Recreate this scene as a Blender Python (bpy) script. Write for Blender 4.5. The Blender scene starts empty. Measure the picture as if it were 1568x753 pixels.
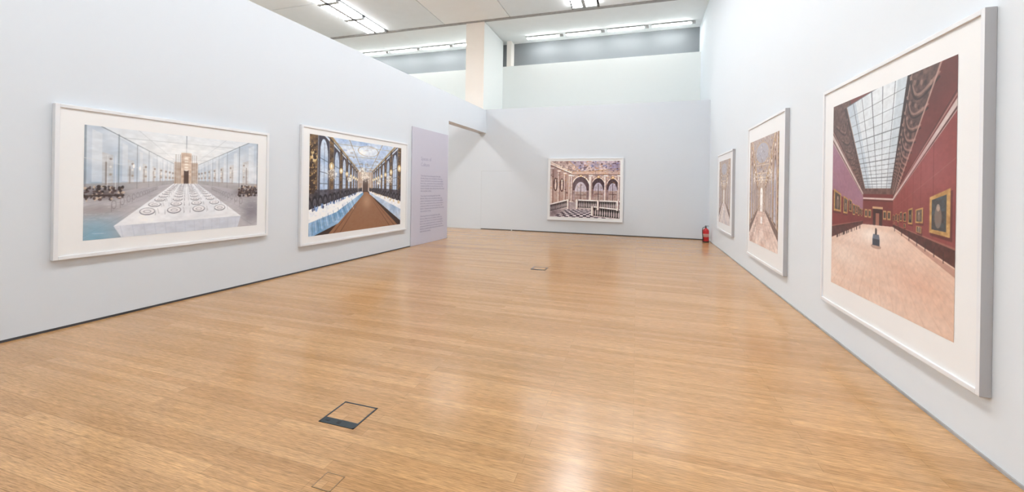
import bpy, bmesh, math, numpy as np
from mathutils import Matrix, Vector
scene = bpy.context.scene
try:
    scene.view_settings.view_transform = 'Standard'
    scene.view_settings.look = 'None'
    scene.view_settings.exposure = 0.0
except Exception:
    pass

# ------------------------------------------------------------------ helpers
def s2l(c):
    c = np.asarray(c, dtype=float) / 255.0
    return np.where(c <= 0.04045, c / 12.92, ((c + 0.055) / 1.055) ** 2.4)

def new_mat(name, col, rough=0.6, metal=0.0, coat=0.0, coat_rough=0.05, noise=0.03, nscale=3.0, bump=0.0, spec=0.5):
    m = bpy.data.materials.new(name); m.use_nodes = True
    nt = m.node_tree; b = nt.nodes['Principled BSDF']
    b.inputs['Roughness'].default_value = rough
    b.inputs['Metallic'].default_value = metal
    b.inputs['Coat Weight'].default_value = coat
    b.inputs['Coat Roughness'].default_value = coat_rough
    b.inputs['Specular IOR Level'].default_value = spec
    tc = nt.nodes.new('ShaderNodeTexCoord')
    n = nt.nodes.new('ShaderNodeTexNoise'); n.inputs['Scale'].default_value = nscale; n.inputs['Detail'].default_value = 4
    nt.links.new(tc.outputs['Object'], n.inputs['Vector'])
    mr = nt.nodes.new('ShaderNodeMapRange')
    mr.inputs['To Min'].default_value = 1 - noise; mr.inputs['To Max'].default_value = 1 + noise
    nt.links.new(n.outputs['Fac'], mr.inputs['Value'])
    mx = nt.nodes.new('ShaderNodeVectorMath'); mx.operation = 'SCALE'
    mx.inputs[0].default_value = col[:3]
    nt.links.new(mr.outputs['Result'], mx.inputs['Scale'])
    nt.links.new(mx.outputs['Vector'], b.inputs['Base Color'])
    if bump > 0:
        n2 = nt.nodes.new('ShaderNodeTexNoise'); n2.inputs['Scale'].default_value = 180; n2.inputs['Detail'].default_value = 3
        nt.links.new(tc.outputs['Object'], n2.inputs['Vector'])
        bp = nt.nodes.new('ShaderNodeBump'); bp.inputs['Strength'].default_value = bump; bp.inputs['Distance'].default_value = 0.002
        nt.links.new(n2.outputs['Fac'], bp.inputs['Height'])
        nt.links.new(bp.outputs['Normal'], b.inputs['Normal'])
    return m

def emis_mat(name, col, strength):
    m = bpy.data.materials.new(name); m.use_nodes = True
    nt = m.node_tree; b = nt.nodes['Principled BSDF']
    b.inputs['Base Color'].default_value = (0.8, 0.8, 0.8, 1)
    b.inputs['Emission Color'].default_value = col
    b.inputs['Emission Strength'].default_value = strength
    return m

def link(o, parent=None):
    scene.collection.objects.link(o)
    if parent is not None: o.parent = parent
    return o

def empty(name, loc=(0, 0, 0), rz=0.0):
    e = bpy.data.objects.new(name, None); e.empty_display_size = 0.2
    e.location = loc; e.rotation_euler = (0, 0, rz)
    return link(e)

def mesh_obj(name, verts, faces, mats, parent=None, fmat=None):
    me = bpy.data.meshes.new(name); me.from_pydata(verts, [], faces); me.update()
    for m in (mats if isinstance(mats, (list, tuple)) else [mats]): me.materials.append(m)
    if fmat: 
        for i, k in enumerate(fmat): me.polygons[i].material_index = k
    return link(bpy.data.objects.new(name, me), parent)

BF = [(0, 3, 2, 1), (4, 5, 6, 7), (0, 1, 5, 4), (1, 2, 6, 5), (2, 3, 7, 6), (3, 0, 4, 7)]
def box_vf(x0, x1, y0, y1, z0, z1, off=0):
    v = [(x0, y0, z0), (x1, y0, z0), (x1, y1, z0), (x0, y1, z0), (x0, y0, z1), (x1, y0, z1), (x1, y1, z1), (x0, y1, z1)]
    return v, [tuple(i + off for i in f) for f in BF]

def boxes(name, lst, mats, parent=None, bevel=0.0):
    V = []; F = []; M = []
    for b in lst:
        v, f = box_vf(*b[:6], off=len(V)); V += v; F += f
        M += [b[6] if len(b) > 6 else 0] * 6
    o = mesh_obj(name, V, F, mats, parent, M)
    if bevel > 0:
        md = o.modifiers.new('bevel', 'BEVEL'); md.width = bevel; md.segments = 2; md.limit_method = 'ANGLE'
    return o

# ------------------------------------------------------------------ materials
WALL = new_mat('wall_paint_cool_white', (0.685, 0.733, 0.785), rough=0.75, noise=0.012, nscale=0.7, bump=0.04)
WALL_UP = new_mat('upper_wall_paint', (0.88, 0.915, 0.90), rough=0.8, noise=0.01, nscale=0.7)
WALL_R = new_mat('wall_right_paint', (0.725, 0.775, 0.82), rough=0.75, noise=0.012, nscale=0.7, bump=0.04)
BEIGE = new_mat('beige_and_pier_shade', (0.92, 0.87, 0.81), rough=0.8, noise=0.02)
GREY = new_mat('clerestory_grey', (0.21, 0.225, 0.24), rough=0.5, noise=0.08, nscale=0.6)
DARK = new_mat('shadow_gap_dark', (0.05, 0.05, 0.055), rough=0.8)
GREYTRIM = new_mat('trim_grey', (0.36, 0.35, 0.34), rough=0.8, noise=0.3, nscale=8)
CEIL_A = new_mat('ceiling_panel_grey', (0.82, 0.865, 0.885), rough=0.85)
CEIL_B = new_mat('ceiling_panel_cream', (0.93, 0.95, 0.95), rough=0.85)
CEIL_C = new_mat('ceiling_white', (0.90, 0.93, 0.93), rough=0.85)
FRAME = new_mat('frame_white_lacquer', (0.80, 0.82, 0.85), rough=0.35, noise=0.01)
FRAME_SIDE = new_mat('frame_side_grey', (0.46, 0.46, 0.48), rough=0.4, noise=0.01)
MATB = new_mat('mat_board_white', (0.86, 0.87, 0.875), rough=0.6, noise=0.005, coat=0.25, coat_rough=0.03)
LILAC = new_mat('lilac_text_panel', (0.56, 0.55, 0.64), rough=0.55, noise=0.01)
INK = new_mat('violet_ink', (0.38, 0.37, 0.50), rough=0.6)
STEEL = new_mat('dark_steel', (0.05, 0.065, 0.075), rough=0.35, metal=0.5)
SEAM = new_mat('door_seam', (0.56, 0.585, 0.61), rough=0.8)
BRASS = new_mat('worn_brass', (0.30, 0.21, 0.12), rough=0.4, metal=0.5)
LOUV = new_mat('louvre_grey', (0.42, 0.42, 0.42), rough=0.5)

def floor_mat(name):
    m = bpy.data.materials.new(name); m.use_nodes = True
    nt = m.node_tree; N = nt.nodes; L = nt.links; b = N['Principled BSDF']
    tc = N.new('ShaderNodeTexCoord')
    br = N.new('ShaderNodeTexBrick')
    br.offset = 0.37; br.offset_frequency = 2
    br.inputs['Scale'].default_value = 1.0
    br.inputs['Brick Width'].default_value = 1.55
    br.inputs['Row Height'].default_value = 0.075
    br.inputs['Mortar Size'].default_value = 0.0011
    br.inputs['Mortar Smooth'].default_value = 0.3
    br.inputs['Color1'].default_value = (0.0, 0.0, 0.0, 1)
    br.inputs['Color2'].default_value = (1, 1, 1, 1)
    br.inputs['Mortar'].default_value = (0.5, 0.5, 0.5, 1)
    L.new(tc.outputs['Object'], br.inputs['Vector'])
    ramp = N.new('ShaderNodeValToRGB')
    ramp.color_ramp.elements[0].color = (0.475, 0.255, 0.105, 1)
    ramp.color_ramp.elements[1].color = (0.585, 0.338, 0.152, 1)
    L.new(br.outputs['Color'], ramp.inputs['Fac'])
    def grain(sx, sy, lo, hi, f0, f1, det=4):
        mp = N.new('ShaderNodeMapping'); mp.inputs['Scale'].default_value = (sx, sy, 1)
        L.new(tc.outputs['Object'], mp.inputs['Vector'])
        n = N.new('ShaderNodeTexNoise'); n.inputs['Scale'].default_value = 1.0; n.inputs['Detail'].default_value = det; n.inputs['Roughness'].default_value = 0.6
        L.new(mp.outputs['Vector'], n.inputs['Vector'])
        r = N.new('ShaderNodeMapRange'); r.inputs['From Min'].default_value = f0; r.inputs['From Max'].default_value = f1
        r.inputs['To Min'].default_value = lo; r.inputs['To Max'].default_value = hi
        L.new(n.outputs['Fac'], r.inputs['Value'])
        return n, r
    n, r2 = grain(12, 200, 0.66, 1.19, .32, .62)      # strand flecks
    _, r3 = grain(0.35, 2.6, 0.82, 1.16, 0, 1)        # broad tonal bands
    _, r4 = grain(1.6, 45, 0.86, 1.12, .3, .7, 3)     # lamella streaks
    def mul(a, c):
        mu = N.new('ShaderNodeMath'); mu.operation = 'MULTIPLY'; L.new(a, mu.inputs[0]); L.new(c, mu.inputs[1]); return mu.outputs[0]
    seam = N.new('ShaderNodeMapRange'); seam.inputs['To Min'].default_value = 1.0; seam.inputs['To Max'].default_value = 0.55
    L.new(br.outputs['Fac'], seam.inputs['Value'])
    tot = mul(mul(mul(r2.outputs[0], r3.outputs[0]), r4.outputs[0]), seam.outputs[0])
    sc = N.new('ShaderNodeVectorMath'); sc.operation = 'SCALE'
    L.new(ramp.outputs['Color'], sc.inputs[0]); L.new(tot, sc.inputs['Scale'])
    L.new(sc.outputs['Vector'], b.inputs['Base Color'])
    b.inputs['Roughness'].default_value = 0.19
    b.inputs['Specular IOR Level'].default_value = 0.6
    bp = N.new('ShaderNodeBump'); bp.inputs['Strength'].default_value = 0.07; bp.inputs['Distance'].default_value = 0.002
    L.new(n.outputs['Fac'], bp.inputs['Height'])
    L.new(bp.outputs['Normal'], b.inputs['Normal'])
    return m
FLOOR = floor_mat('bamboo_strip_floor')

# ------------------------------------------------------------------ room shell
YB = 13.1           # back partition
H = 4.14            # partition height
CZ = 7.38           # ceiling
XL, YN, YF = -14.5, -4.0, 15.42
lx = lambda y: -5.61 + 0.042 * y
rx = lambda y: 1.87 + 0.0137 * y

boxes('floor', [(XL - .2, 3.0, YN - .2, 16.4, -0.15, 0.0)], FLOOR)

def prism(name, poly_yz, xfun, thick, mats, sign):
    n = len(poly_yz)
    V = [(xfun(y), y, z) for y, z in poly_yz] + [(xfun(y) + sign * thick, y, z) for y, z in poly_yz]
    F = [tuple(range(n)), tuple(range(2 * n - 1, n - 1, -1))] + [(i, i + n, (i + 1) % n + n, (i + 1) % n) for i in range(n)]
    o = mesh_obj(name, V, F, mats)
    bm = bmesh.new(); bm.from_mesh(o.data); bmesh.ops.recalc_face_normals(bm, faces=bm.faces)
    bmesh.ops.triangulate(bm, faces=[f for f in bm.faces if len(f.verts) > 4]); bm.to_mesh(o.data); bm.free()
    return o
prism('wall_left', [(YN, 0), (10.42, 0), (10.42, 3.35), (YB, 3.35), (YB, H), (YN, H)], lx, 0.3, WALL, -1)
prism('wall_right', [(YN, 0), (16.2, 0), (16.2, CZ + .1), (YN, CZ + .1)], rx, 0.3, WALL_R, 1)
boxes('wall_back', [(XL, rx(YB), YB, YB + .2, 0, 4.17)], WALL)
boxes('wall_upper', [(XL, rx(YF), YF, YF + .5, 0, 6.35)], WALL_UP)
boxes('wall_clerestory', [(XL, rx(16.0), YF + .42, YF + .7, 6.35, CZ)], GREY)
boxes('wall_near', [(XL - .2, rx(YN) + .1, YN - .2, YN, 0, CZ)], WALL_UP)
boxes('wall_side', [(XL - .2, XL, YN, 16.1, 0, CZ)], WALL_UP)
pier = boxes('wall_pier', [(-5.97, -5.27, YB + .22, YF, 0, CZ - .02)], [WALL_UP, BEIGE])
pier.data.polygons[2].material_index = 1  # slight warm shade of the front face put into its colour
boxes('trim_1', [(-5.12, -4.93, YF + .02, YF + .42, 6.35, CZ)], BEIGE)

pan = []
def addp(x0, x1, y0, y1, k): pan.append((x0 + .012, x1 - .012, y0 + .012, y1 - .012, CZ, CZ + .06, k))
ys = [YN, -1.0, 3.0, 7.0, 10.6, 13.25]
for i in range(len(ys) - 1):
    y0, y1 = ys[i], ys[i + 1]
    addp(XL, -12.2, y0, y1, 0); addp(-12.2, -10.05, y0, y1, 0)
    addp(-9.18, -6.8, y0, y1, 0); addp(-6.8, -4.3, y0, y1, 1); addp(-4.3, -2.13, y0, y1, 0)
    addp(-1.25, 2.2, y0, y1, 1)
boxes('ceiling', pan + [(XL, 2.3, YN, 13.3, CZ + .10, CZ + .16, 3), (XL, 2.3, 13.36, 16.2, CZ + .0, CZ + .1, 2)],
      [CEIL_A, CEIL_B, CEIL_C, DARK])
boxes('trim_2', [(XL, 2.05, 13.25, 13.36, CZ - .03, CZ + .1)], GREYTRIM)

# ------------------------------------------------------------------ luminaires
LAMP = emis_mat('lamp_tube_white', (0.97, 0.985, 1.0, 1), 26.0)
LAMP2 = emis_mat('lamp_strip_white', (0.97, 1.0, 0.99, 1), 42.0)
def louvre_row(x0, x1, y0, y1):
    # louvred luminaire whose tubes hang just under the panel plane, so the ceiling is washed too
    e = empty('ceiling_light', ((x0 + x1) / 2, (y0 + y1) / 2, CZ))
    w = (x1 - x0) / 2; l = (y1 - y0) / 2
    boxes('housing', [(-w, w, -l, l, .02, .04), (-w, -w + .02, -l, l, -.012, .03), (w - .02, w, -l, l, -.012, .03),
                      (-w, w, -l, -l + .03, -.03, .03), (-w, w, l - .03, l, -.03, .03), (-.05, .05, -l, l, -.10, .03)], LOUV, e)
    tubes = []; cross = []
    n = int(round(2 * l / 1.3)); seg = 2 * l / n
    for i in range(n):
        a = -l + i * seg + .06; b = -l + (i + 1) * seg - .06
        for c in (-.80, -.34, .34, .80):
            tubes.append((c * w - .048, c * w + .048, a, b, -.085, -.035))
        cross.append((-w, w, b, b + .14, -.10, .02))
        for k in range(1, 6):
            yy = a + (b - a) * k / 6
            cross.append((-w, w, yy - .010, yy + .010, -.105, -.086))
    boxes('tubes', tubes, LAMP, e)
    boxes('louvre', cross, LOUV, e)
louvre_row(-10.0, -9.23, -3.5, 13.1)
louvre_row(-2.08, -1.30, -3.5, 13.0)
e = empty('strip_light', (0, 15.22, CZ - .025))
st = []; hs = []
x = -13.5
while x < 1.5:
    if not (-6.3 < x + .7 < -5.0):
        st.append((x, x + 1.25, -.05, .05, -.05, -.02))
        hs.append((x - .03, x + 1.28, -.07, .07, -.02, 0.0))
        hs.append((x + 1.30, x + 1.42, -.04, .04, -.07, 0.0))
    x += 1.55
boxes('lamps', st, LAMP2, e); boxes('housing', hs, LOUV, e)

# ------------------------------------------------------------------ trims / door
prism('shadow_gap_left', [(YN, 0), (10.42, 0), (10.42, .022), (YN, .022)], lambda y: lx(y) + .004, .004, DARK, -1)  # dark strip standing in for the shadow gap at the wall foot
prism('baseboard_right', [(YN, 0), (YB, 0), (YB, .016), (YN, .016)], lambda y: rx(y) - .012, .012, GREYTRIM, 1)
boxes('shadow_gap_back', [(-4.05, rx(YB) - .02, YB - .006, YB, 0, .025)], DARK)  # back wall's shadow gap, drawn as a thin dark strip
# flush, wall-coloured service door: only its hairline seams read
d = empty('door_1', (-4.645, YB, 0))
boxes('slab', [(-.555, .555, -.003, -.0005, .025, 2.02)], WALL, d)
boxes('seams', [(-.563, -.557, -.002, 0, .0, 2.03), (-.563, .561, -.002, 0, 2.022, 2.030)], SEAM, d)
boxes('threshold_gap', [(-.555, .555, -.006, 0, 0.0, .022)], DARK, d)

# ------------------------------------------------------------------ painter
def vnoise(h, w, fy, fx, seed):
    r = np.random.RandomState(seed)
    g = r.rand(int(fy) + 2, int(fx) + 2)
    y = np.linspace(0, fy - 1e-6, h); x = np.linspace(0, fx - 1e-6, w)
    yi = y.astype(int); xi = x.astype(int); ty = (y - yi)[:, None]; tx = (x - xi)[None, :]
    ty = ty * ty * (3 - 2 * ty); tx = tx * tx * (3 - 2 * tx)
    a = g[yi][:, xi]; b = g[yi][:, xi + 1]; c = g[yi + 1][:, xi]; dd = g[yi + 1][:, xi + 1]
    return (a * (1 - tx) + b * tx) * (1 - ty) + (c * (1 - tx) + dd * tx) * ty
def fbm(h, w, fy, fx, seed, o=3, g=1.2):
    t = 0; s = 0; a = 1.0
    for i in range(o):
        t = t + a * vnoise(h, w, fy * 2 ** i, fx * 2 ** i, seed + i); s += a; a *= .5
    return np.clip((t / s - .5) * g + .5, 0, 1)

class Canvas:
    def __init__(s, w, h, col):
        s.w = w * 2; s.h = h * 2
        s.a = np.ones((s.h, s.w, 3)) * np.array(col, float)
        s.U = (np.arange(s.w) + .5)[None, :] / s.w * np.ones((s.h, 1)); s.V = (np.arange(s.h) + .5)[:, None] / s.h * np.ones((1, s.w))
    def box(s, pts):
        us = [p[0] for p in pts]; vs = [p[1] for p in pts]
        x0 = max(0, int(min(us) * s.w) - 2); x1 = min(s.w, int(max(us) * s.w) + 3)
        y0 = max(0, int(min(vs) * s.h) - 2); y1 = min(s.h, int(max(vs) * s.h) + 3)
        return x0, x1, y0, y1
    def mask(s, pts):
        x0, x1, y0, y1 = s.box(pts)
        if x1 <= x0 or y1 <= y0: return None
        U = s.U[y0:y1, x0:x1]; V = s.V[y0:y1, x0:x1]
        m = np.zeros(U.shape, bool); n = len(pts)
        for i in range(n):
            (xa, ya), (xb, yb) = pts[i], pts[(i + 1) % n]
            if ya == yb: continue
            c = ((ya > V) != (yb > V)) & (U < (xb - xa) * (V - ya) / (yb - ya) + xa)
            m ^= c
        return (slice(y0, y1), slice(x0, x1)), m
    def poly(s, pts, col, al=1.0, tex=None, amp=0.0, col2=None):
        r = s.mask(pts)
        if r is None: return
        sl, m = r
        c = np.ones(m.shape + (3,)) * np.array(col, float)
        if tex is not None:
            t = tex[sl][..., None]
            if col2 is not None: c = c * (1 - t) + np.array(col2, float) * t
            else: c = c * (1 + amp * (t - .5) * 2)
        mm = (m * al)[..., None]
        s.a[sl] = s.a[sl] * (1 - mm) + c * mm
    def line(s, p, q, w, col, al=1.0, w2=None):
        if w2 is None: w2 = w
        asp = s.w / s.h
        dx = (q[0] - p[0]) * asp; dy = q[1] - p[1]; L = math.hypot(dx, dy) + 1e-9
        nx = -dy / L / asp; ny = dx / L
        s.poly([(p[0] + nx * w / 2, p[1] + ny * w / 2), (q[0] + nx * w2 / 2, q[1] + ny * w2 / 2), (q[0] - nx * w2 / 2, q[1] - ny * w2 / 2), (p[0] - nx * w / 2, p[1] - ny * w / 2)], col, al)
    def ell(s, c, ru, rv, col, al=1.0, ring=0, half=0):
        x0, x1, y0, y1 = s.box([(c[0] - ru, c[1] - rv), (c[0] + ru, c[1] + rv)])
        if x1 <= x0 or y1 <= y0: return
        sl = (slice(y0, y1), slice(x0, x1))
        d = ((s.U[sl] - c[0]) / ru) ** 2 + ((s.V[sl] - c[1]) / rv) ** 2
        m = (d < 1) & (d >= ring)
        if half: m &= s.V[sl] <= c[1]
        mm = (m * al)[..., None]; s.a[sl] = s.a[sl] * (1 - mm) + np.array(col, float) * mm
    def glow(s, c, ru, rv, col, al):
        d = ((s.U - c[0]) / ru) ** 2 + ((s.V - c[1]) / rv) ** 2
        mm = (np.exp(-d) * al)[..., None]; s.a = s.a * (1 - mm) + np.array(col, float) * mm
    def soften(s):
        a = s.a; p = np.pad(a, ((1, 1), (1, 1), (0, 0)), 'edge')
        s.a = (p[:-2, 1:-1] + p[2:, 1:-1] + p[1:-1, :-2] + p[1:-1, 2:] + 2 * a) / 6
    def out(s):
        a = np.clip(s.a, 0, 255); a = a.reshape(s.h // 2, 2, s.w // 2, 2, 3).mean(axis=(1, 3)); return a

def homog(q):   # unit square (0,0),(1,0),(1,1),(0,1) -> quad
    A = []; B = []
    for (x, y), (X, Y) in zip([(0, 0), (1, 0), (1, 1), (0, 1)], q):
        A.append([x, y, 1, 0, 0, 0, -X * x, -X * y]); B.append(X)
        A.append([0, 0, 0, x, y, 1, -Y * x, -Y * y]); B.append(Y)
    h = np.linalg.solve(np.array(A, float), np.array(B, float))
    def f(x, y):
        w = h[6] * x + h[7] * y + 1
        return ((h[0] * x + h[1] * y + h[2]) / w, (h[3] * x + h[4] * y + h[5]) / w)
    return f
def hrect(c, f, x0, y0, x1, y1, col, al=1.0, **k):
    c.poly([f(x0, y0), f(x1, y0), f(x1, y1), f(x0, y1)], col, al, **k)
def harch(c, f, x0, x1, y0, y1, col, al=1.0, **k):   # arched opening on a wall plane
    pts = [f(x0, y1)]; xm = (x0 + x1) / 2; r = (x1 - x0) / 2; hh = (y1 - y0) * .28
    for i in range(9):
        a = math.pi * (1 - i / 8.); pts.append(f(xm + r * math.cos(a), y0 + hh - hh * math.sin(a)))
    pts.append(f(x1, y1)); c.poly(pts, col, al, **k)
def column(c, u, v0, v1, w, lite, dark):
    for k in range(6):
        t = k / 5.; cc = [lite[i] * (1 - t) + dark[i] * t for i in range(3)]
        c.poly([(u - w / 2 + w * k / 6, v0), (u - w / 2 + w * (k + 1) / 6, v0), (u - w / 2 + w * (k + 1) / 6, v1), (u - w / 2 + w * k / 6, v1)], cc, .95)
    c.poly([(u - w * .85, v0), (u + w * .85, v0), (u + w * .6, v0 + .03), (u - w * .6, v0 + .03)], lite, .95)
    c.line((u - w * .7, v0 + .033), (u + w * .7, v0 + .033), .006, dark, .8)
    c.poly([(u - w * .75, v1 - .02), (u + w * .75, v1 - .02), (u + w * .8, v1), (u - w * .8, v1)], lite, .95)

# --- print A: glass dining room with long laid table
def art_table():
    c = Canvas(380, 240, (205, 212, 220)); R = np.random.RandomState(5)
    n1 = fbm(c.h, c.w, 5, 7, 1, 3); n2 = fbm(c.h, c.w, 40, 30, 7, 3)
    c.poly([(-.1, -.1), (1.1, -.1), (1.1, 1.1), (-.1, 1.1)], (186, 202, 217), tex=n1, col2=(238, 240, 242))
    c.poly([(0, 0), (.07, 0), (.43, .36), (.43, .52), (0, .66)], (140, 160, 182), .6, tex=n1, col2=(226, 231, 236))
    c.poly([(1, 0), (.93, 0), (.57, .36), (.57, .52), (1, .64)], (146, 164, 184), .6, tex=n1, col2=(228, 232, 237))
    c.poly([(.07, 0), (.93, 0), (.57, .30), (.43, .30)], (232, 236, 239), .85, tex=n1, col2=(208, 215, 221))
    f = homog([(.07, 0), (.93, 0), (.57, .30), (.43, .30)])
    for t in (.06, .25, .45, .62, .76, .88, .96):
        c.line(f(0, t), f(1, t), .005, (164, 172, 178), .55)
    for i in range(60):
        p = f(.1 + .8 * R.rand(), .9 * R.rand()); c.ell(p, .01 + .02 * R.rand(), .003 + .004 * R.rand(), (252, 252, 252), .45)
    for x in (0, .5, 1): c.line(f(x, 0), f(x, 1), .008, (104, 116, 128), .8, w2=.004)
    for x in (.2, .8): c.line(f(x, 0), f(x, 1), .004, (156, 164, 170), .5, w2=.003)
    fL = homog([(0, -.08), (.44, .32), (.44, .5), (0, .64)]); fR = homog([(1, -.08), (.56, .32), (.56, .5), (1, .62)])
    for f in (fL, fR):
        for i in range(9):
            x = i / 9.
            hrect(c, f, x, 0, x + .006, 1, (112, 124, 136), .6)
            hrect(c, f, x + .02, .12, x + .05, .8, (240, 242, 244), .35)
            hrect(c, f, x + .05, .38, x + .09, .85, (170, 154, 140), .35, tex=n2, col2=(235, 230, 225))
            hrect(c, f, x + .06, .5, x + .066, .85, (98, 84, 78), .5)
            for k in range(3): p = f(x + .08, .45 + .12 * k); c.ell(p, .006, .010, ((120, 104, 96), (244, 242, 238), (150, 132, 118))[k], .6)
        hrect(c, f, 0, .5, 1, .51, (210, 215, 219), .6); hrect(c, f, 0, .82, 1, 1, (176, 168, 166), .55, tex=n2, col2=(124, 110, 108))
    c.glow((.5, .18), .22, .16, (252, 252, 250), .5)
    # polished floor
    c.poly([(0, .62), (.43, .5), (.57, .5), (1, .6), (1, 1.01), (0, 1.01)], (206, 204, 207), tex=n1, col2=(166, 164, 172))
    for i in range(14):
        u = -.9 + i * .21
        c.line((.5, .49), (u, 1.02), .002, (136, 138, 148), .4, w2=.005)
    c.glow((.05, .97), .12, .18, (112, 162, 186), .75); c.glow((.06, .74), .12, .05, (150, 134, 130), .55)
    c.glow((.95, .82), .08, .15, (112, 108, 116), .65)
    for i in range(40):
        u = R.rand(); v = .6 + .4 * R.rand(); c.line((u, v), (u + .05, v + .004), .003, (238, 240, 242), .35)
    # end wall with gilded doorway
    c.poly([(.43, .28), (.57, .28), (.57, .51), (.43, .51)], (222, 216, 210), tex=n2, col2=(164, 142, 124))
    c.poly([(.47, .18), (.53, .18), (.53, .5), (.47, .5)], (176, 140, 112), .8, tex=n2, col2=(242, 234, 224))
    c.poly([(.486, .36), (.514, .36), (.514, .5), (.486, .5)], (70, 52, 48), .88)
    for u in (.44, .452, .465, .535, .548, .56): c.line((u, .2), (u, .5), .004, (128, 110, 100), .75)
    for k in range(5): c.ell((.5, .24 + .03 * k), .012, .008, (246, 242, 234), .8)
    # sideboard clusters, mirrored in the glass
    for (u0, u1, v0) in ((0.0, .175, .53), (.85, 1., .52)):
        c.glow(((u0 + u1) / 2, v0 + .07), .09, .05, (80, 68, 68), .8)
        for i in range(110):
            u = u0 + (u1 - u0) * R.rand(); v = v0 + .12 * R.rand() ** 1.2
            k = R.rand(); cc = (36 + 50 * k, 30 + 36 * k, 32 + 30 * k) if i % 4 else (200, 180, 160)
            c.ell((u, v), .003 + .007 * R.rand(), .004 + .011 * R.rand(), cc, .8)
        c.line((u0, v0 + .085), (u1, v0 + .08), .016, (56, 44, 43), .8)
    for u in (.10, .135, .90, .865): c.line((u, .25), (u, .56), .004, (226, 230, 234), .8)
    for u, v in ((.22, .34), (.25, .36)): c.ell((u, v), .005, .02, (250, 250, 250), .9)
    # chairs along table
    for sgn in (-1, 1):
        for i in range(16):
            t = (i / 16.); k = 1 / (1 + 2.6 * (1 - t))
            u = .5 + sgn * (.06 + .36 * k) ; v = .47 + .26 * k
            c.ell((u, v), .014 * k, .05 * k, (124, 118, 120), .5, ring=.5); c.line((u - .012 * k, v), (u - .012 * k, v + .08 * k), .005 * k, (106, 98, 100), .45)
    # table
    tq = [(.428, .5), (.572, .5), (.87, .87), (.13, .89)]
    c.poly(tq, (242, 244, 247), tex=n1, col2=(226, 230, 237))
    c.poly([(.13, .89), (.87, .87), (.845, 1.01), (.17, 1.01)], (196, 202, 215), tex=n1, col2=(214, 219, 228))
    for i in range(13): c.line((.16 + .056 * i, .89), (.175 + .0545 * i, 1.01), .005, (176, 184, 201), .5)
    f = homog(tq)
    for j in range(14):
        y = .04 + .068 * j
        for x in (.12, .37, .63, .88):
            p = f(x, y); w = (f(x + .07, y)[0] - p[0]); hh = abs(f(x, y + .022)[1] - p[1])
            c.ell(p, w, hh * 1.3, (112, 114, 126), .85); c.ell((p[0], p[1] - .003), w * .88, hh * 1.05, (236, 236, 240)); c.ell(p, w * .5, hh * .55, (126, 124, 134), .7); c.ell(p, w * .4, hh * .4, (238, 238, 242), .9)
            c.line((p[0] + w * 1.3, p[1] - hh), (p[0] + w * 1.5, p[1] + hh), .003, (130, 132, 140), .7)
        for x in (.22, .3, .47, .53, .7, .78):
            p = f(x, y + .03); k = f(x + .03, y)[0] - f(x, y)[0]
            c.line(p, (p[0], p[1] - k * 2.4), k * .2, (116, 118, 130), .65); c.ell((p[0], p[1] - k * 2.4), k * .28, k * .7, (216, 220, 226), .6)
    c.a = c.a * (1 + .08 * (n2[..., None] - .5)); c.soften()
    c.a = np.clip((c.a - 128) * 1.04 + 130, 0, 255)
    return c.out()

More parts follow.
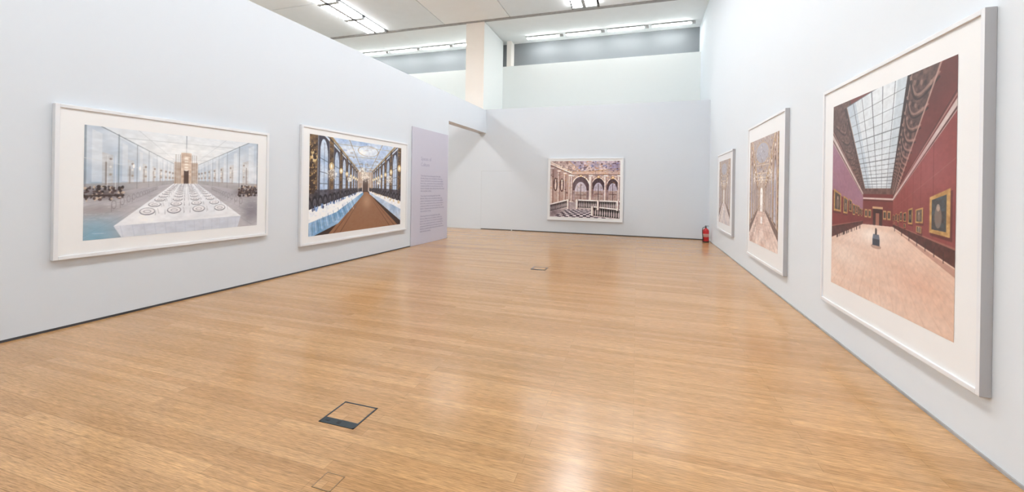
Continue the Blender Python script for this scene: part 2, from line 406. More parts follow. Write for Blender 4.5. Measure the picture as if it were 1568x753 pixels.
# --- print B: banquet hall
def art_banquet():
    c = Canvas(350, 245, (120, 110, 105)); R = np.random.RandomState(9)
    n1 = fbm(c.h, c.w, 8, 10, 21, 3); n2 = fbm(c.h, c.w, 50, 50, 27, 3)
    c.poly([(0, 0), (.5, 0), (.47, .56), (0, .75)], (160, 168, 182), tex=n2, col2=(92, 86, 88))
    c.poly([(1, 0), (.5, 0), (.61, .56), (1, .75)], (180, 187, 196), tex=n2, col2=(104, 98, 98))
    cq = [(.10, -.02), (1, -.02), (.63, .35), (.46, .35)]
    c.poly(cq, (150, 176, 212), tex=n1, col2=(234, 238, 242)); f = homog(cq)
    for t in (0.05, .18, .36, .54, .7, .84): c.line(f(0, t), f(1, t), .005, (150, 134, 106), .55)
    for x in (0, .28, .72, 1): c.line(f(x, 0), f(x, 1), .009, (140, 116, 82), .8, w2=.005)
    for i in range(70):
        p = f(R.rand(), R.rand() * .9); c.ell(p, .006 + .02 * R.rand(), .004 + .008 * R.rand(), ((130, 110, 98), (248, 248, 250), (124, 150, 194))[i % 3], .4)
    c.ell((.57, .10), .12, .06, (238, 242, 246), .5); c.ell((.57, .10), .12, .06, (150, 122, 84), .7, ring=.88)
    fL = homog([(0, -.25), (.465, .33), (.465, .57), (0, .75)]); fR = homog([(1, -.12), (.615, .33), (.615, .57), (1, .72)])
    for f in (fL, fR):
        for i in range(8):
            x = i / 8.
            hrect(c, f, x, .02, x + .04, 1, (54, 42, 40), .9, tex=n2, col2=(150, 118, 76))
            hrect(c, f, x + .046, .12, x + .118, .92, (64, 62, 76), .9)
            harch(c, f, x + .054, x + .110, .16, .88, (230, 239, 248), .95, tex=n1, col2=(160, 184, 216))
            hrect(c, f, x + .080, .2, x + .083, .88, (64, 70, 92), .85)
            for yy in (.42, .58, .72): hrect(c, f, x + .054, yy, x + .11, yy + .01, (70, 76, 98), .7)
            p = f(x + .02, .45); q = f(x + .02, .60); k = (q[1] - p[1])
            c.ell(p, k * .22, k * .36, (226, 202, 150), .85); c.ell(p, k * .1, k * .2, (255, 250, 235), .9)
        hrect(c, f, 0, .0, 1, .05, (156, 130, 90), .8); hrect(c, f, 0, .06, 1, .085, (60, 50, 46), .8)
        hrect(c, f, 0, .80, 1, 1.0, (46, 40, 48), .85, tex=n2, col2=(96, 92, 100))
    c.poly([(.455, .34), (.625, .34), (.625, .57), (.455, .57)], (224, 217, 214), tex=n2, col2=(168, 144, 124))
    for u in (.47, .49, .585, .61): c.line((u, .35), (u, .57), .007, (130, 106, 84), .8)
    c.poly([(.51, .42), (.57, .42), (.57, .57), (.51, .57)], (70, 54, 50), .85)
    # floor + carpet
    c.poly([(0, .74), (.48, .56), (.6, .56), (1, .7), (1, 1.01), (0, 1.01)], (78, 58, 50), tex=n2, col2=(52, 40, 38))
    cp = [(.525, .57), (.565, .57), (.97, 1.01), (.16, 1.01)]
    c.poly(cp, (162, 122, 94), tex=n2, col2=(134, 96, 72)); f = homog(cp)
    for x in (.06, .14, .86, .94): c.line(f(x, 0), f(x, 1), .001, (94, 62, 48), .6, w2=.012)
    c.glow((.56, .68), .05, .08, (206, 176, 150), .5)
    # chairs
    for sgn, U0 in ((-1, .5), (1, .585)):
        for i in range(18):
            k = (i + 1) / 18.; k = k ** 1.8
            u = U0 + sgn * (.0 + .50 * k); v = .54 + .15 * k
            c.ell((u, v), .005 + .020 * k, .02 + .055 * k, (32, 30, 40), .9)
            c.ell((u, v), .002 + .013 * k, .012 + .034 * k, (116, 112, 120), .7); c.line((u, v), (u, v + .05 + .08 * k), .004 + .008 * k, (38, 34, 42), .6)
    # tables
    c.poly([(0, .74), (.49, .56), (.515, .57), (.24, .78), (0, .87)], (238, 242, 248))
    c.poly([(0, .87), (.24, .78), (.515, .57), (.518, .60), (.26, .90), (0, 1.02)], (92, 140, 184), tex=n1, col2=(180, 204, 226))
    for i in range(9): c.line((.01 + .045 * i, .88 - .028 * i), (.015 + .05 * i, 1.0 - .03 * i), .010, (220, 230, 240), .5); c.line((.03 + .045 * i, .87 - .028 * i), (.035 + .05 * i, .99 - .03 * i), .006, (66, 98, 136), .6)
    c.poly([(.575, .56), (1, .70), (1, .80), (.585, .575)], (238, 240, 246))
    c.poly([(.585, .575), (1, .80), (1, .95), (.588, .595)], (134, 164, 200), tex=n1, col2=(222, 230, 240))
    for i in range(130):
        t = R.rand() ** 1.3
        p = (.50 - .48 * t, .565 + .20 * t) if i % 2 else (.58 + .42 * t, .565 + .17 * t)
        p = (p[0] + .02 * (R.rand() - .5), p[1] - .03 * R.rand() * (t + .2))
        c.ell(p, .003 + .004 * t, .005 + .014 * t, ((250, 250, 252), (50, 58, 92), (206, 186, 146), (120, 150, 196))[i % 4], .75)
    # chandeliers
    for (u, v, r) in ((.54, .40, .055), (.50, .33, .03), (.20, .38, .05), (.84, .42, .05), (.37, .43, .028), (.70, .45, .028)):
        c.line((u, v - r * 3), (u, v), .004, (120, 100, 72), .9); c.glow((u, v), r * .8, r, (255, 250, 240), .55)
        for i in range(50):
            a = R.rand() * 6.28; q = R.rand() ** .5
            c.ell((u + math.cos(a) * r * q * .9, v + math.sin(a) * r * q), .004, .006, (254, 250, 240) if i % 3 else (120, 106, 98), .7)
    for i in range(60):
        c.ell((.05 * R.rand(), .08 + .5 * R.rand()), .008 + .006 * R.rand(), .014, (60, 44, 38), .8); c.ell((.06 * R.rand(), .08 + .5 * R.rand()), .004, .007, (206, 172, 112), .8)
    c.a = c.a * (1 + .16 * (n2[..., None] - .5)); c.soften(); c.a = (c.a - 128) * 1.10 + 128
    return c.out()

# --- print C: rococo staircase hall
def art_stairs():
    c = Canvas(300, 246, (205, 190, 180)); R = np.random.RandomState(3)
    n1 = fbm(c.h, c.w, 7, 9, 41, 3); n2 = fbm(c.h, c.w, 34, 40, 47, 3)
    c.poly([(-.1, -.1), (1.1, -.1), (1.1, 1.1), (-.1, 1.1)], (134, 106, 104), tex=n2, col2=(232, 218, 210))
    # frescoed vault
    c.poly([(.26, 0), (1, 0), (1, .14), (.72, .26), (.45, .22)], (160, 150, 178), .85, tex=n1, col2=(236, 216, 202))
    for i in range(110):
        c.ell((.32 + .66 * R.rand(), .19 * R.rand()), .005 + .015 * R.rand(), .004 + .010 * R.rand(), ((200, 146, 108), (116, 126, 176), (248, 236, 228), (84, 60, 64))[i % 4], .65)
    c.line((.27, 0), (.46, .2), .012, (206, 166, 112), .9); c.line((.46, .2), (1, .13), .010, (206, 166, 112), .8)
    for (u, v, a, b) in ((.45, .52, .13, .24), (.70, .50, .10, .20), (.90, .50, .09, .19)):
        c.ell((u, v), a * 1.18, b * 1.12, (240, 226, 218), .95, half=1); c.ell((u, v), a * 1.18, b * 1.12, (150, 106, 76), .85, ring=.94, half=1)
        c.ell((u, v), a, b, (80, 60, 68), .95, half=1)
        c.poly([(u - a, v), (u + a, v), (u + a, .74), (u - a, .74)], (100, 78, 84), .95, tex=n1, col2=(190, 170, 168))
        c.ell((u, v + .02), a * .66, b * .7, (204, 198, 212), .9, half=1); c.poly([(u - a * .66, v + .02), (u + a * .66, v + .02), (u + a * .66, .74), (u - a * .66, .74)], (226, 212, 206), .9, tex=n2, col2=(146, 116, 110))
        c.line((u, v - b * .5), (u, .74), .012, (86, 66, 70), .85); c.line((u - a * .6, v + .08), (u + a * .6, v + .08), .010, (98, 72, 68), .8)
        c.line((u - a * .35, v - b * .3), (u - a * .35, .74), .006, (110, 86, 84), .6); c.line((u + a * .35, v - b * .3), (u + a * .35, .74), .006, (110, 86, 84), .6)
        c.ell((u, v - b * 1.1), .022, .026, (200, 152, 96), .9); c.ell((u, v - b * 1.1), .012, .015, (246, 232, 206), .9)
    # left wall receding with reliefs and statues
    c.poly([(0, 0), (.30, .20), (.30, .74), (0, .86)], (236, 220, 212), .85, tex=n2, col2=(156, 122, 112))
    for k, u in enumerate((.03, .13, .22, .29)):
        column(c, u, .10 + u * .5, .82 - u * .3, .040 - .05 * u, (250, 240, 234), (146, 112, 102))
    for u, v in ((.08, .42), (.175, .43)):
        c.ell((u, v), .032, .12, (92, 66, 64), .85); c.ell((u, v + .01), .014, .085, (244, 230, 220), .95); c.ell((u, v - .08), .010, .02, (244, 234, 222), .95)
    c.poly([(0, .0), (.32, .19), (.32, .23), (0, .07)], (248, 238, 230), .95); c.line((0, .075), (.32, .235), .012, (90, 62, 56), .9); c.line((0, .03), (.32, .205), .005, (198, 152, 98), .9)
    for u in (.32, .585, .60, .80, .985): column(c, u, .24, .74, .034, (252, 244, 240), (150, 120, 114))
    c.poly([(.32, .19), (1, .17), (1, .235), (.32, .24)], (244, 230, 222), .9, tex=n2, col2=(186, 148, 124)); c.line((.32, .245), (1, .24), .011, (84, 58, 54), .85); c.line((.32, .19), (1, .168), .006, (176, 130, 86), .8)
    for i in range(360):
        u, v = R.rand(), R.rand() * .6; k = R.rand() ** 2
        c.ell((u, v), .003 + .009 * k, .003 + .008 * k, ((78, 52, 50), (252, 242, 234), (196, 148, 96), (140, 122, 160))[i % 4], .55, ring=.4 * (i % 2))
    # lower flight, balustrade, floor
    c.poly([(0, .86), (.30, .73), (1, .735), (1, 1.01), (0, 1.01)], (208, 198, 200), tex=n1, col2=(166, 152, 158))
    f = homog([(.24, .86), (.74, .86), (.95, 1.02), (.02, 1.02)])
    for i in range(16):
        for j in range(7):
            hrect(c, f, i / 16, j / 7, (i + 1) / 16, (j + 1) / 7, (84, 76, 90) if (i + j) % 2 else (222, 216, 221), .95)
    def bal(p, q, hh, n):
        c.poly([p, q, (q[0], q[1] + hh), (p[0], p[1] + hh)], (34, 26, 34), .92)
        for i in range(n):
            t = (i + .5) / n; u = p[0] + (q[0] - p[0]) * t; v = p[1] + (q[1] - p[1]) * t
            w = abs(q[0] - p[0]) / n
            c.ell((u, v + hh * .62), w * .30, hh * .32, (222, 212, 212), .95); c.line((u, v), (u, v + hh), w * .24, (210, 198, 198), .95)
        c.line(p, q, .022, (248, 240, 238)); c.line((p[0], p[1] + .015), (q[0], q[1] + .015), .008, (84, 66, 70), .9)
        c.line((p[0], p[1] + hh), (q[0], q[1] + hh), .014, (220, 208, 208))
    bal((0, .78), (.27, .69), .13, 12); bal((.40, .69), (1, .70), .14, 24); bal((.62, .80), (1, .84), .16, 12)
    for u, v in ((.27, .68), (.40, .68), (.70, .69), (.62, .79), (.97, .69)): c.poly([(u - .018, v), (u + .018, v), (u + .018, v + .17), (u - .018, v + .17)], (244, 234, 230)); c.poly([(u + .006, v), (u + .018, v), (u + .018, v + .17), (u + .006, v + .17)], (146, 122, 124))
    c.glow((.42, .45), .12, .2, (255, 252, 246), .25); c.glow((.92, .1), .12, .1, (104, 100, 154), .35); c.glow((.06, .9), .12, .1, (80, 66, 78), .45); c.glow((.02, .2), .10, .2, (96, 74, 80), .35)
    c.a = c.a * (1 + .20 * (n2[..., None] - .5)); c.soften(); c.a = (c.a - 150) * 1.22 + 144
    return c.out()

# --- prints D/E: gilded gallery halls
def art_hall(seed, pink):
    c = Canvas(220, 270, (200, 180, 165)); R = np.random.RandomState(seed)
    n1 = fbm(c.h, c.w, 8, 6, seed + 3, 3); n2 = fbm(c.h, c.w, 60, 44, seed + 9, 3)
    vp = (.45, .62)
    cq = [(0, -.02), (1, -.02), (.6, .42), (.33, .42)]
    c.poly(cq, (206, 194, 188), tex=n2, col2=(150, 130, 124)); f = homog(cq)
    for i in range(90):
        c.ell(f(R.rand(), R.rand() * .95), .01 + .02 * R.rand(), .005 + .010 * R.rand(), ((150, 160, 190), (244, 236, 226), (120, 90, 74), (200, 164, 116))[i % 4], .5)
    c.ell((.47, .14), .24, .10, (176, 186, 208), .5, ); c.ell((.47, .14), .24, .10, (200, 166, 118), .8, ring=.88)
    for t in (.3, .5, .66, .8, .9): c.line(f(0, t), f(1, t), .009, (232, 214, 186), .7)
    fL = homog([(0, -.2), (.33, .40), (.33, .68), (0, .92)]); fR = homog([(1, -.2), (.6, .40), (.6, .68), (1, .90)])
    for f in (fL, fR):
        hrect(c, f, 0, 0, 1, 1, (214, 196, 184), tex=n2, col2=(146, 114, 98))
        for i in range(7):
            x = i / 7.
            hrect(c, f, x, .05, x + .03, 1, (104, 76, 60), .85, tex=n2, col2=(204, 174, 132))
            hrect(c, f, x + .034, .05, x + .042, 1, (246, 240, 232), .8)
            harch(c, f, x + .052, x + .118, .26, .92, (100, 76, 66), .88)
            harch(c, f, x + .060, x + .110, .30, .9, (236, 237, 243), .9, tex=n1, col2=(170, 170, 188))
            hrect(c, f, x + .083, .3, x + .087, .9, (120, 98, 88), .8)
            for k in range(3): p = f(x + .085, .12 + .045 * k); c.ell(p, .016, .012, ((196, 160, 106), (246, 238, 224), (110, 82, 66))[k], .8)
        hrect(c, f, 0, .02, 1, .07, (190, 158, 114), .9, tex=n2, col2=(240, 228, 208)); hrect(c, f, 0, .075, 1, .09, (90, 64, 52), .7); hrect(c, f, 0, .93, 1, 1, (106, 82, 74), .8)
    c.poly([(.33, .40), (.6, .40), (.6, .68), (.33, .68)], (222, 208, 198), tex=n2, col2=(156, 128, 108))
    for u in (.35, .40, .53, .58): c.line((u, .42), (u, .68), .009, (120, 94, 76), .8)
    c.poly([(.42, .5), (.51, .5), (.51, .68), (.42, .68)], (246, 243, 240)); c.ell((.465, .5), .045, .04, (246, 242, 238))
    c.poly([(0, .92), (.33, .68), (.6, .68), (1, .90), (1, 1.01), (0, 1.01)], (208, 178, 164) if pink else (194, 186, 190), tex=n1, col2=(238, 224, 216))
    for i in range(13): c.line(vp, (-.4 + i * .15, 1.02), .001, (146, 118, 106), .4, w2=.007)
    for t in (.05, .15, .3, .5, .75): c.line((.33 - .33 * t, .68 + .24 * t), (.6 + .4 * t, .68 + .22 * t), .003, (146, 118, 106), .4)
    for (u, v, r) in ((.46, .38, .05), (.2, .36, .05), (.76, .34, .06)):
        c.line((u, v - .2), (u, v), .005, (130, 104, 76), .8); c.glow((u, v), r, r, (255, 250, 242), .5)
        for i in range(50):
            a = R.rand() * 6.28; q = R.rand() ** .5
            c.ell((u + math.cos(a) * r * q, v + math.sin(a) * r * q), .005, .005, (254, 250, 242) if i % 3 else (130, 108, 90), .75)
    for i in range(160):
        u, v = R.rand(), R.rand() * .7
        c.ell((u, v), .007 * R.rand() + .003, .007 * R.rand() + .003, ((100, 70, 58), (250, 244, 232), (190, 156, 110))[i % 3], .5)
    for k in range(6): c.poly([(.30 - .05 * k, .74 + .04 * k), (.32 - .05 * k, .74 + .04 * k), (.32 - .05 * k, .79 + .05 * k), (.30 - .05 * k, .79 + .05 * k)], (130, 98, 86), .7)
    c.poly([(.445, .73), (.50, .73), (.505, .79), (.44, .79)], (250, 250, 250), .8)
    c.a = c.a * (1 + .16 * (n2[..., None] - .5)); c.soften(); c.a = (c.a - 150) * 1.10 + 149
    return c.out()

# --- print F: red skylit picture gallery
def art_gallery():
    c = Canvas(350, 500, (112, 58, 54)); R = np.random.RandomState(12)
    n1 = fbm(c.h, c.w, 5, 4, 61, 3); n2 = fbm(c.h, c.w, 70, 60, 67, 3)
    ns = fbm(c.h, c.w, 40, 2, 71, 2)
    c.poly([(-.01, -.01), (.2, -.01), (.37, .47), (.36, .53), (-.01, .20)], (78, 58, 54), tex=n2, col2=(120, 92, 86))
    c.poly([(.72, -.02), (1.02, -.02), (1.02, .16), (.61, .53), (.60, .46)], (118, 58, 54), tex=n1, col2=(90, 44, 42))
    c.poly([(.72, -.02), (.92, -.02), (.625, .50), (.60, .46)], (66, 48, 46), tex=n2, col2=(120, 90, 84))
    # skylight
    q = [(.15, .035), (.73, -.03), (.60, .47), (.37, .47)]
    c.poly(q, (200, 211, 219), tex=n1, col2=(236, 240, 243))
    c.poly([(.15, .035), (.26, .02), (.43, .47), (.37, .47)], (166, 183, 198), .45); c.poly([(.64, -.02), (.73, -.03), (.60, .47), (.56, .47)], (172, 186, 196), .4)
    f = homog(q)
    for i in range(7):
        x = i / 6.; p, r = f(x, 0), f(x, 1); c.line(p, r, .006 if i in (0, 3, 6) else .0035, (92, 98, 106), .9, w2=.002)
    for j in range(17):
        y = j / 16.; p, r = f(0, y), f(1, y); c.line(p, r, .0045 if j % 4 == 0 else .0025, (104, 110, 118), .85)
    c.line(f(0, 0), f(0, 1), .022, (70, 54, 52), w2=.008); c.line(f(1, 0), f(1, 1), .022, (54, 40, 40), w2=.008)
    c.line((.165, .033), (.374, .47), .005, (176, 150, 140), .8, w2=.003); c.line((.745, -.03), (.604, .468), .005, (170, 140, 130), .8, w2=.003)
    # carved scrolls along both coves
    def carve(fr, n, col, dk):
        for j in range(n):
            y = (j + .5) / n; a = fr(0, y); b = fr(1, y); L = math.hypot(b[0] - a[0], b[1] - a[1])
            pts = [fr(k / 8., y + (.5 / n) * math.sin(k / 8. * math.pi) * 1.6) for k in range(9)]
            for k in range(8): c.line(pts[k], pts[k + 1], L * .06, col, .7)
            pts2 = [(p[0], p[1] + L * .10) for p in pts]
            for k in range(8): c.line(pts2[k], pts2[k + 1], L * .05, dk, .7)
            for k in range(6):
                p = fr(.12 + .15 * k, y + .3 / n); c.ell((p[0] + .01 * R.rand() * L, p[1]), L * .05, L * .06, col if k % 2 else dk, .55)
    carve(homog([(.74, -.04), (.95, -.04), (.625, .51), (.604, .46)]), 20, (164, 130, 120), (40, 30, 30))
    carve(homog([(.0, .06), (.15, .05), (.37, .47), (.355, .5)]), 18, (136, 106, 98), (50, 37, 36))
    c.line((.925, -.02), (.626, .50), .008, (186, 150, 140), .85, w2=.004)
    for dv, w, cl in ((0, .017, (212, 196, 192)), (.020, .007, (84, 50, 48)), (.033, .010, (186, 158, 154)), (.050, .006, (86, 44, 46)), (-.03, .005, (170, 130, 124)), (-.045, .004, (74, 44, 42))):
        c.line((1.02, .145 + dv), (.612, .515 + dv * .3), w, cl, .95, w2=w * .4)
        c.line((-.02, .155 + dv), (.36, .50 + dv * .3), w, cl, .95, w2=w * .4)
    # walls
    c.poly([(-.01, .20), (.36, .51), (.36, .64), (-.01, .745)], (146, 100, 116), tex=n1, col2=(158, 118, 138))
    c.poly([(-.01, .47), (.36, .575), (.36, .64), (-.01, .745)], (128, 54, 52), tex=n1, col2=(110, 46, 46))
    c.poly([(.61, .525), (1.01, .185), (1.01, .745), (.61, .632)], (128, 60, 58), tex=n1, col2=(146, 76, 74))
    c.glow((.86, .40), .16, .10, (162, 94, 96), .45)
    gR = homog([(.612, .525), (1.0, .19), (1.0, .742), (.612, .632)]); gL = homog([(.36, .51), (0, .20), (0, .74), (.36, .638)])
    for i in range(12): hrect(c, gR, i / 12., .0, i / 12. + .004, .86, (108, 48, 48), .5)
    for g in (gR, gL):
        hrect(c, g, 0, .89, 1, 1, (62, 34, 34), .9, tex=n2, col2=(92, 56, 52)); hrect(c, g, 0, .875, 1, .89, (160, 110, 98), .7); hrect(c, g, 0, .30, 1, .306, (170, 120, 114), .4)
    def pic(g, x0, y0, x1, y1, cc):
        hrect(c, g, x0 + .006, y0 + .02, x1 + .006, y1 + .025, (76, 32, 32), .6)
        hrect(c, g, x0, y0, x1, y1, (164, 120, 68), tex=n2, col2=(204, 166, 106)); mx = (x1 - x0) * .14; my = (y1 - y0) * .10
        hrect(c, g, x0 + mx, y0 + my, x1 - mx, y1 - my, cc, tex=n2, col2=(60, 50, 46))
        xm = (x0 + x1) / 2; p = g(xm, y0 * .42 + y1 * .58); p2 = g(x1 - mx, y1); k = abs(p2[0] - p[0])
        c.ell(p, k * .45, k * .9, (150, 126, 112), .6); c.ell((p[0], p[1] - k * .8), k * .22, k * .3, (206, 180, 162), .65)
    cols = [(60, 48, 44), (130, 110, 98), (56, 62, 60), (86, 58, 48), (110, 98, 90), (48, 46, 54)]
    for i in range(8):
        x = .03 + i * .108; k = cols[i % 6]
        pic(gR, x, .52 + .04 * (i % 2), x + .07, .74 + .03 * (i % 3 == 0), k)
        pic(gL, x, .46 + .02 * (i % 3), x + .08, .68 + .05 * (i % 2), cols[(i + 3) % 6])
        if i % 2: pic(gR, x + .01, .78, x + .06, .86, k)
    pic(gR, .90, .48, .985, .82, (84, 98, 108)); pic(gL, .90, .48, .985, .72, (96, 82, 74))
    # end wall
    c.poly([(.355, .47), (.615, .47), (.615, .64), (.355, .64)], (122, 56, 54), tex=n2, col2=(104, 46, 44))
    c.poly([(.355, .465), (.615, .465), (.615, .492), (.355, .492)], (84, 58, 54), tex=n2, col2=(124, 94, 88)); c.line((.355, .513), (.615, .513), .009, (210, 192, 186)); c.line((.355, .522), (.615, .522), .004, (84, 46, 44))
    c.poly([(.45, .555), (.53, .555), (.53, .64), (.45, .64)], (58, 32, 32)); c.line((.445, .555), (.535, .555), .010, (196, 156, 120)); c.poly([(.475, .58), (.505, .58), (.505, .64), (.475, .64)], (150, 96, 80))
    for u in (.385, .42, .55, .585): c.poly([(u - .013, .565), (u + .013, .565), (u + .013, .605), (u - .013, .605)], (180, 142, 96)); c.poly([(u - .008, .572), (u + .008, .572), (u + .008, .598), (u - .008, .598)], (70, 60, 56))
    # floor
    fp = [(-.01, .745), (.355, .64), (.615, .632), (1.01, .745), (1.01, 1.01), (-.01, 1.01)]
    c.poly(fp, (220, 188, 168), tex=n1, col2=(236, 212, 198))
    c.poly(fp, (210, 168, 144), .25, tex=ns, col2=(246, 228, 216))
    for i in range(26): c.line((.485, .60), (-.9 + i * .11, 1.02), .0, (200, 160, 138), .22, w2=.006)
    c.glow((.42, .69), .10, .04, (250, 240, 230), .7); c.glow((.15, .82), .18, .06, (242, 226, 214), .5); c.glow((.80, .84), .2, .06, (208, 152, 124), .4)
    c.poly([(.62, .64), (1.01, .75), (1.01, .78)], (150, 98, 84), .5)
    for i in range(7):
        t = i / 7.; u = .63 + .36 * t; v = .645 + .10 * t; c.line((u, v - .02 - .02 * t), (u, v + .005), .004, (60, 40, 40), .7)
    # bench and stanchions
    c.ell((.48, .735), .045, .010, (160, 126, 110), .7)
    c.poly([(.455, .678), (.505, .678), (.512, .70), (.512, .73), (.448, .73), (.448, .70)], (52, 58, 72)); c.poly([(.455, .678), (.505, .678), (.512, .70), (.448, .70)], (104, 112, 128))
    c.line((.478, .655), (.478, .680), .012, (70, 60, 60)); c.ell((.478, .655), .008, .006, (90, 72, 68))
    for i in range(30):
        t = R.rand(); c.ell((.04 + .31 * t, .735 - .085 * t), .003, .010, (60, 40, 40), .8)
    c.a = c.a * (1 + .09 * (n2[..., None] - .5)); c.soften()
    return c.out()

def print_mat(name):
    m = bpy.data.materials.new(name); m.use_nodes = True
    nt = m.node_tree; b = nt.nodes['Principled BSDF']
    a = nt.nodes.new('ShaderNodeVertexColor'); a.layer_name = 'ink'
    nt.links.new(a.outputs['Color'], b.inputs['Base Color'])
    b.inputs['Roughness'].default_value = 0.5; b.inputs['Coat Weight'].default_value = 0.3; b.inputs['Coat Roughness'].default_value = 0.03
    return m
PRINT = print_mat('photographic_print')

def print_mesh(img, x0, x1, z0, z1, y, parent):
    h, w, _ = img.shape
    lin = s2l(img)
    X = np.linspace(x0, x1, w); Z = np.linspace(z1, z0, h)
    co = np.zeros((h, w, 3)); co[..., 0] = X[None, :]; co[..., 1] = y; co[..., 2] = Z[:, None]
    idx = np.arange(h * w).reshape(h, w)
    f = np.stack([idx[1:, :-1], idx[1:, 1:], idx[:-1, 1:], idx[:-1, :-1]], -1).reshape(-1, 4)
    me = bpy.data.meshes.new('print'); nf = len(f)
    me.vertices.add(h * w); me.vertices.foreach_set('co', co.reshape(-1))
    me.loops.add(nf * 4); me.loops.foreach_set('vertex_index', f.reshape(-1).astype(np.int32))
    me.polygons.add(nf); me.polygons.foreach_set('loop_start', np.arange(0, nf * 4, 4, dtype=np.int32))
    me.update(calc_edges=True); me.validate()
    at = me.color_attributes.new('ink', 'FLOAT_COLOR', 'POINT')
    colr = np.ones((h * w, 4), dtype=np.float32); colr[:, :3] = lin.reshape(-1, 3)
    at.data.foreach_set('color', colr.reshape(-1))
    me.materials.append(PRINT)
    link(bpy.data.objects.new('print', me), parent)

def framed(wall, a0, a1, z0, z1, p0, p1, q0, q1, img, depth=0.055, fw=0.035):
    """a0..a1: frame extent along wall (viewer's left to right), p: print extent"""
    if wall == 'L':
        loc = (lx((a0 + a1) / 2), (a0 + a1) / 2, 0); rz = math.atan2(1, .042)
    elif wall == 'R':
        loc = (rx((a0 + a1) / 2), (a0 + a1) / 2, 0); rz = math.atan2(-1, -.0137)
    else:
        loc = ((a0 + a1) / 2, YB, 0); rz = 0
    c = (a0 + a1) / 2; s = -1 if wall == 'R' else 1
    e = empty('framed_photograph', loc, rz)
    hw = abs(a1 - a0) / 2; l0, l1 = s * (p0 - c), s * (p1 - c)
    o = boxes('frame', [(-hw, -hw + fw, -depth, -.001, z0, z1), (hw - fw, hw, -depth, -.001, z0, z1),
                        (-hw + fw, hw - fw, -depth, -.001, z0, z0 + fw), (-hw + fw, hw - fw, -depth, -.001, z1 - fw, z1)], [FRAME, FRAME_SIDE], e, bevel=.002)
    if wall == 'R':   # grey outer flanks of the deep box frame
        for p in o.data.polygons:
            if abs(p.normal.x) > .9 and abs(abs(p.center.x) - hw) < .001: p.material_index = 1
    boxes('mat_board', [(-hw + fw, hw - fw, -depth + .014, -depth + .020, z0 + fw, z1 - fw)], MATB, e)
    boxes('backing', [(-hw + fw, hw - fw, -.012, -.001, z0 + fw, z1 - fw)], FRAME_SIDE, e)
    print_mesh(img, l0, l1, q0, q1, -depth + .0125, e)
    return e

framed('L', 2.42, 4.735, .70, 2.25, 2.64, 4.56, .87, 2.07, art_table())
framed('L', 5.33, 8.36, .44, 2.48, 5.50, 8.11, .59, 2.345, art_banquet())
framed('B', -2.83, -.41, .42, 2.46, -2.74, -.51, .53, 2.36, art_stairs(), fw=.04)
framed('R', 11.4, 9.6, .50, 2.38, 11.2, 9.86, .70, 2.2, art_hall(77, False))
framed('R', 8.30, 6.27, .345, 2.62, 8.15, 6.55, .60, 2.35, art_hall(31, True))
framed('R', 5.07, 2.94, .36, 2.55, 4.85, 3.16, .585, 2.355, art_gallery(), fw=.03)

# ------------------------------------------------------------------ wall text panel
yc = (8.58 + 10.37) / 2
tp = empty('exhibition_text_panel', (lx(yc), yc, 0), math.atan2(1, .042))
boxes('board', [(-.895, .895, -.022, -.001, .002, 2.93)], LILAC, tp, bevel=.002)
def text(name, body, size, x, z, bw):
    cu = bpy.data.curves.new(name, 'FONT'); cu.body = body; cu.size = size; cu.extrude = .0005
    cu.text_boxes[0].width = bw; cu.text_boxes[0].height = 3; cu.space_line = 1.15
    cu.materials.append(INK)
    o = bpy.data.objects.new(name, cu); o.location = (x, -.0235, z); o.rotation_euler = (math.pi / 2, 0, 0)
    link(o, tp)
text('heading', 'Spaces of\nCulture', .13, -.50, 2.13, 1.25)
para = ('These large format photographs show halls, libraries, dining rooms and galleries without any visitors. '
     'Each interior is recorded in even daylight from a low, central point of view, so that furniture, ornament and floor '
     'become the only actors. The absence of people makes their presence felt in every chair and place setting.')
text('body_text', para + '\n\n' + para + '\n\n' + para, .056, -.50, 1.72, 1.2)

# ------------------------------------------------------------------ floor boxes
def floor_box(name, x, y, w, l, t=.011):
    e = empty(name, (x, y, 0))
    boxes('rim', [(-w, w, -l, -l + t, 0.0005, .003), (-w, w, l - t, l, 0.0005, .003), (-w, -w + t, -l, l, 0.0005, .003), (w - t, w, -l, l, 0.0005, .003),
                  (-w + t, w - t, -l + t, -l + .058, .0005, .0025)], STEEL, e)
    boxes('lid', [(-w + t, w - t, -l + .058, l - t, .0003, .0018)], FLOOR, e)
    boxes('latch', [(-.012, .012, -l + .018, -l + .042, .0025, .0035), (-w + .03, -w + .06, -l + .022, -l + .036, .0025, .0032)], LATCH, e)
LATCH = new_mat('latch_black', (0.015, 0.015, 0.018), rough=0.4)
floor_box('floor_outlet_box', -1.765, 2.182, .131, .123)
floor_box('floor_outlet_box', -1.69, 7.2, .135, .135, .018)
e = empty('floor_access_cover', (-1.46, 1.66, 0))
boxes('rim', [(-.055, .055, -.055, -.051, .0005, .002), (-.055, .055, .051, .055, .0005, .002), (-.055, -.051, -.055, .055, .0005, .002), (.051, .055, -.055, .055, .0005, .002)], BRASS, e)
boxes('lid', [(-.051, .051, -.051, .051, .0003, .0012)], FLOOR, e)

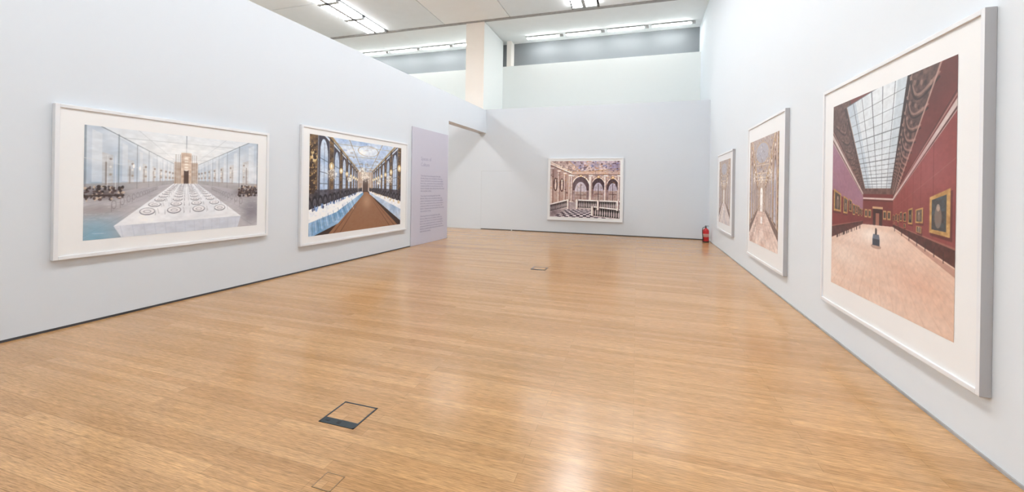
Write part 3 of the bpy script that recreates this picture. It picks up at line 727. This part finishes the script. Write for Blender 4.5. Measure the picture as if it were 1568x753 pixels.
# ------------------------------------------------------------------ fire extinguisher
RED = new_mat('extinguisher_red', (0.55, 0.015, 0.02), rough=0.25, noise=0.02, coat=.5)
BLK = new_mat('rubber_black', (0.02, 0.02, 0.02), rough=0.5)
LAB = new_mat('label_cream', (0.55, 0.30, 0.25), rough=0.5)
def lathe(name, prof, mat, parent, seg=32):
    V = []; F = []
    for r, z in prof:
        for i in range(seg):
            a = 2 * math.pi * i / seg; V.append((r * math.cos(a), r * math.sin(a), z))
    for j in range(len(prof) - 1):
        for i in range(seg):
            F.append((j * seg + i, j * seg + (i + 1) % seg, (j + 1) * seg + (i + 1) % seg, (j + 1) * seg + i))
    F.append(tuple(range(seg))[::-1]); F.append(tuple((len(prof) - 1) * seg + i for i in range(seg)))
    o = mesh_obj(name, V, F, mat, parent)
    for p in o.data.polygons: p.use_smooth = len(p.vertices) == 4
    return o
fe = empty('fire_extinguisher', (1.90, 12.6, 0), .5)
lathe('base_ring', [(.081, 0), (.087, .004), (.087, .03), (.083, .034)], BLK, fe)
lathe('cylinder_body', [(.080, .02), (.085, .03), (.085, .31), (.082, .335), (.070, .36), (.050, .376), (.028, .385), (.024, .395), (.024, .41)], RED, fe)
lathe('label', [(.0855, .15), (.0860, .151), (.0860, .24), (.0855, .241)], LAB, fe)
lathe('valve', [(.02, .405), (.026, .41), (.026, .425), (.018, .43), (.018, .45), (.012, .455)], STEEL, fe)
boxes('handle', [(-.02, .10, -.011, .011, .438, .446), (-.02, .09, -.011, .011, .465, .472), (-.02, .0, -.010, .010, .438, .472), (.03, .036, -.004, .004, .446, .466)], BLK, fe, bevel=.002)
cu = bpy.data.curves.new('hose', 'CURVE'); cu.dimensions = '3D'; cu.bevel_depth = .011; cu.bevel_resolution = 4
sp = cu.splines.new('BEZIER'); P = [(-.015, 0, .43), (-.105, -.02, .41), (-.13, -.03, .28), (-.11, -.03, .12)]
sp.bezier_points.add(3)
for b, p in zip(sp.bezier_points, P): b.co = p; b.handle_left_type = b.handle_right_type = 'AUTO'
cu.materials.append(BLK); link(bpy.data.objects.new('hose', cu), fe)
lathe('nozzle', [(.016, .05), (.018, .055), (.012, .12), (.010, .13)], BLK, fe).location = (-.11, -.03, 0)

# ------------------------------------------------------------------ world + camera
w = bpy.data.worlds.new('world'); scene.world = w; w.use_nodes = True
w.node_tree.nodes['Background'].inputs['Color'].default_value = (.8, .85, .9, 1)
w.node_tree.nodes['Background'].inputs['Strength'].default_value = .3
cam = bpy.data.cameras.new('camera'); co = bpy.data.objects.new('camera', cam); link(co)
cam.sensor_width = 36; cam.lens = 36 * 614 / 1568.; cam.shift_y = -91 / 1568.
cam.clip_start = .05
co.matrix_world = Matrix.Translation((0, 0, 1.5)) @ Matrix.Rotation(math.radians(17.3), 4, 'Z') @ Matrix.Rotation(math.radians(90), 4, 'X') @ Matrix.Rotation(math.radians(.9), 4, 'Z')
scene.camera = co
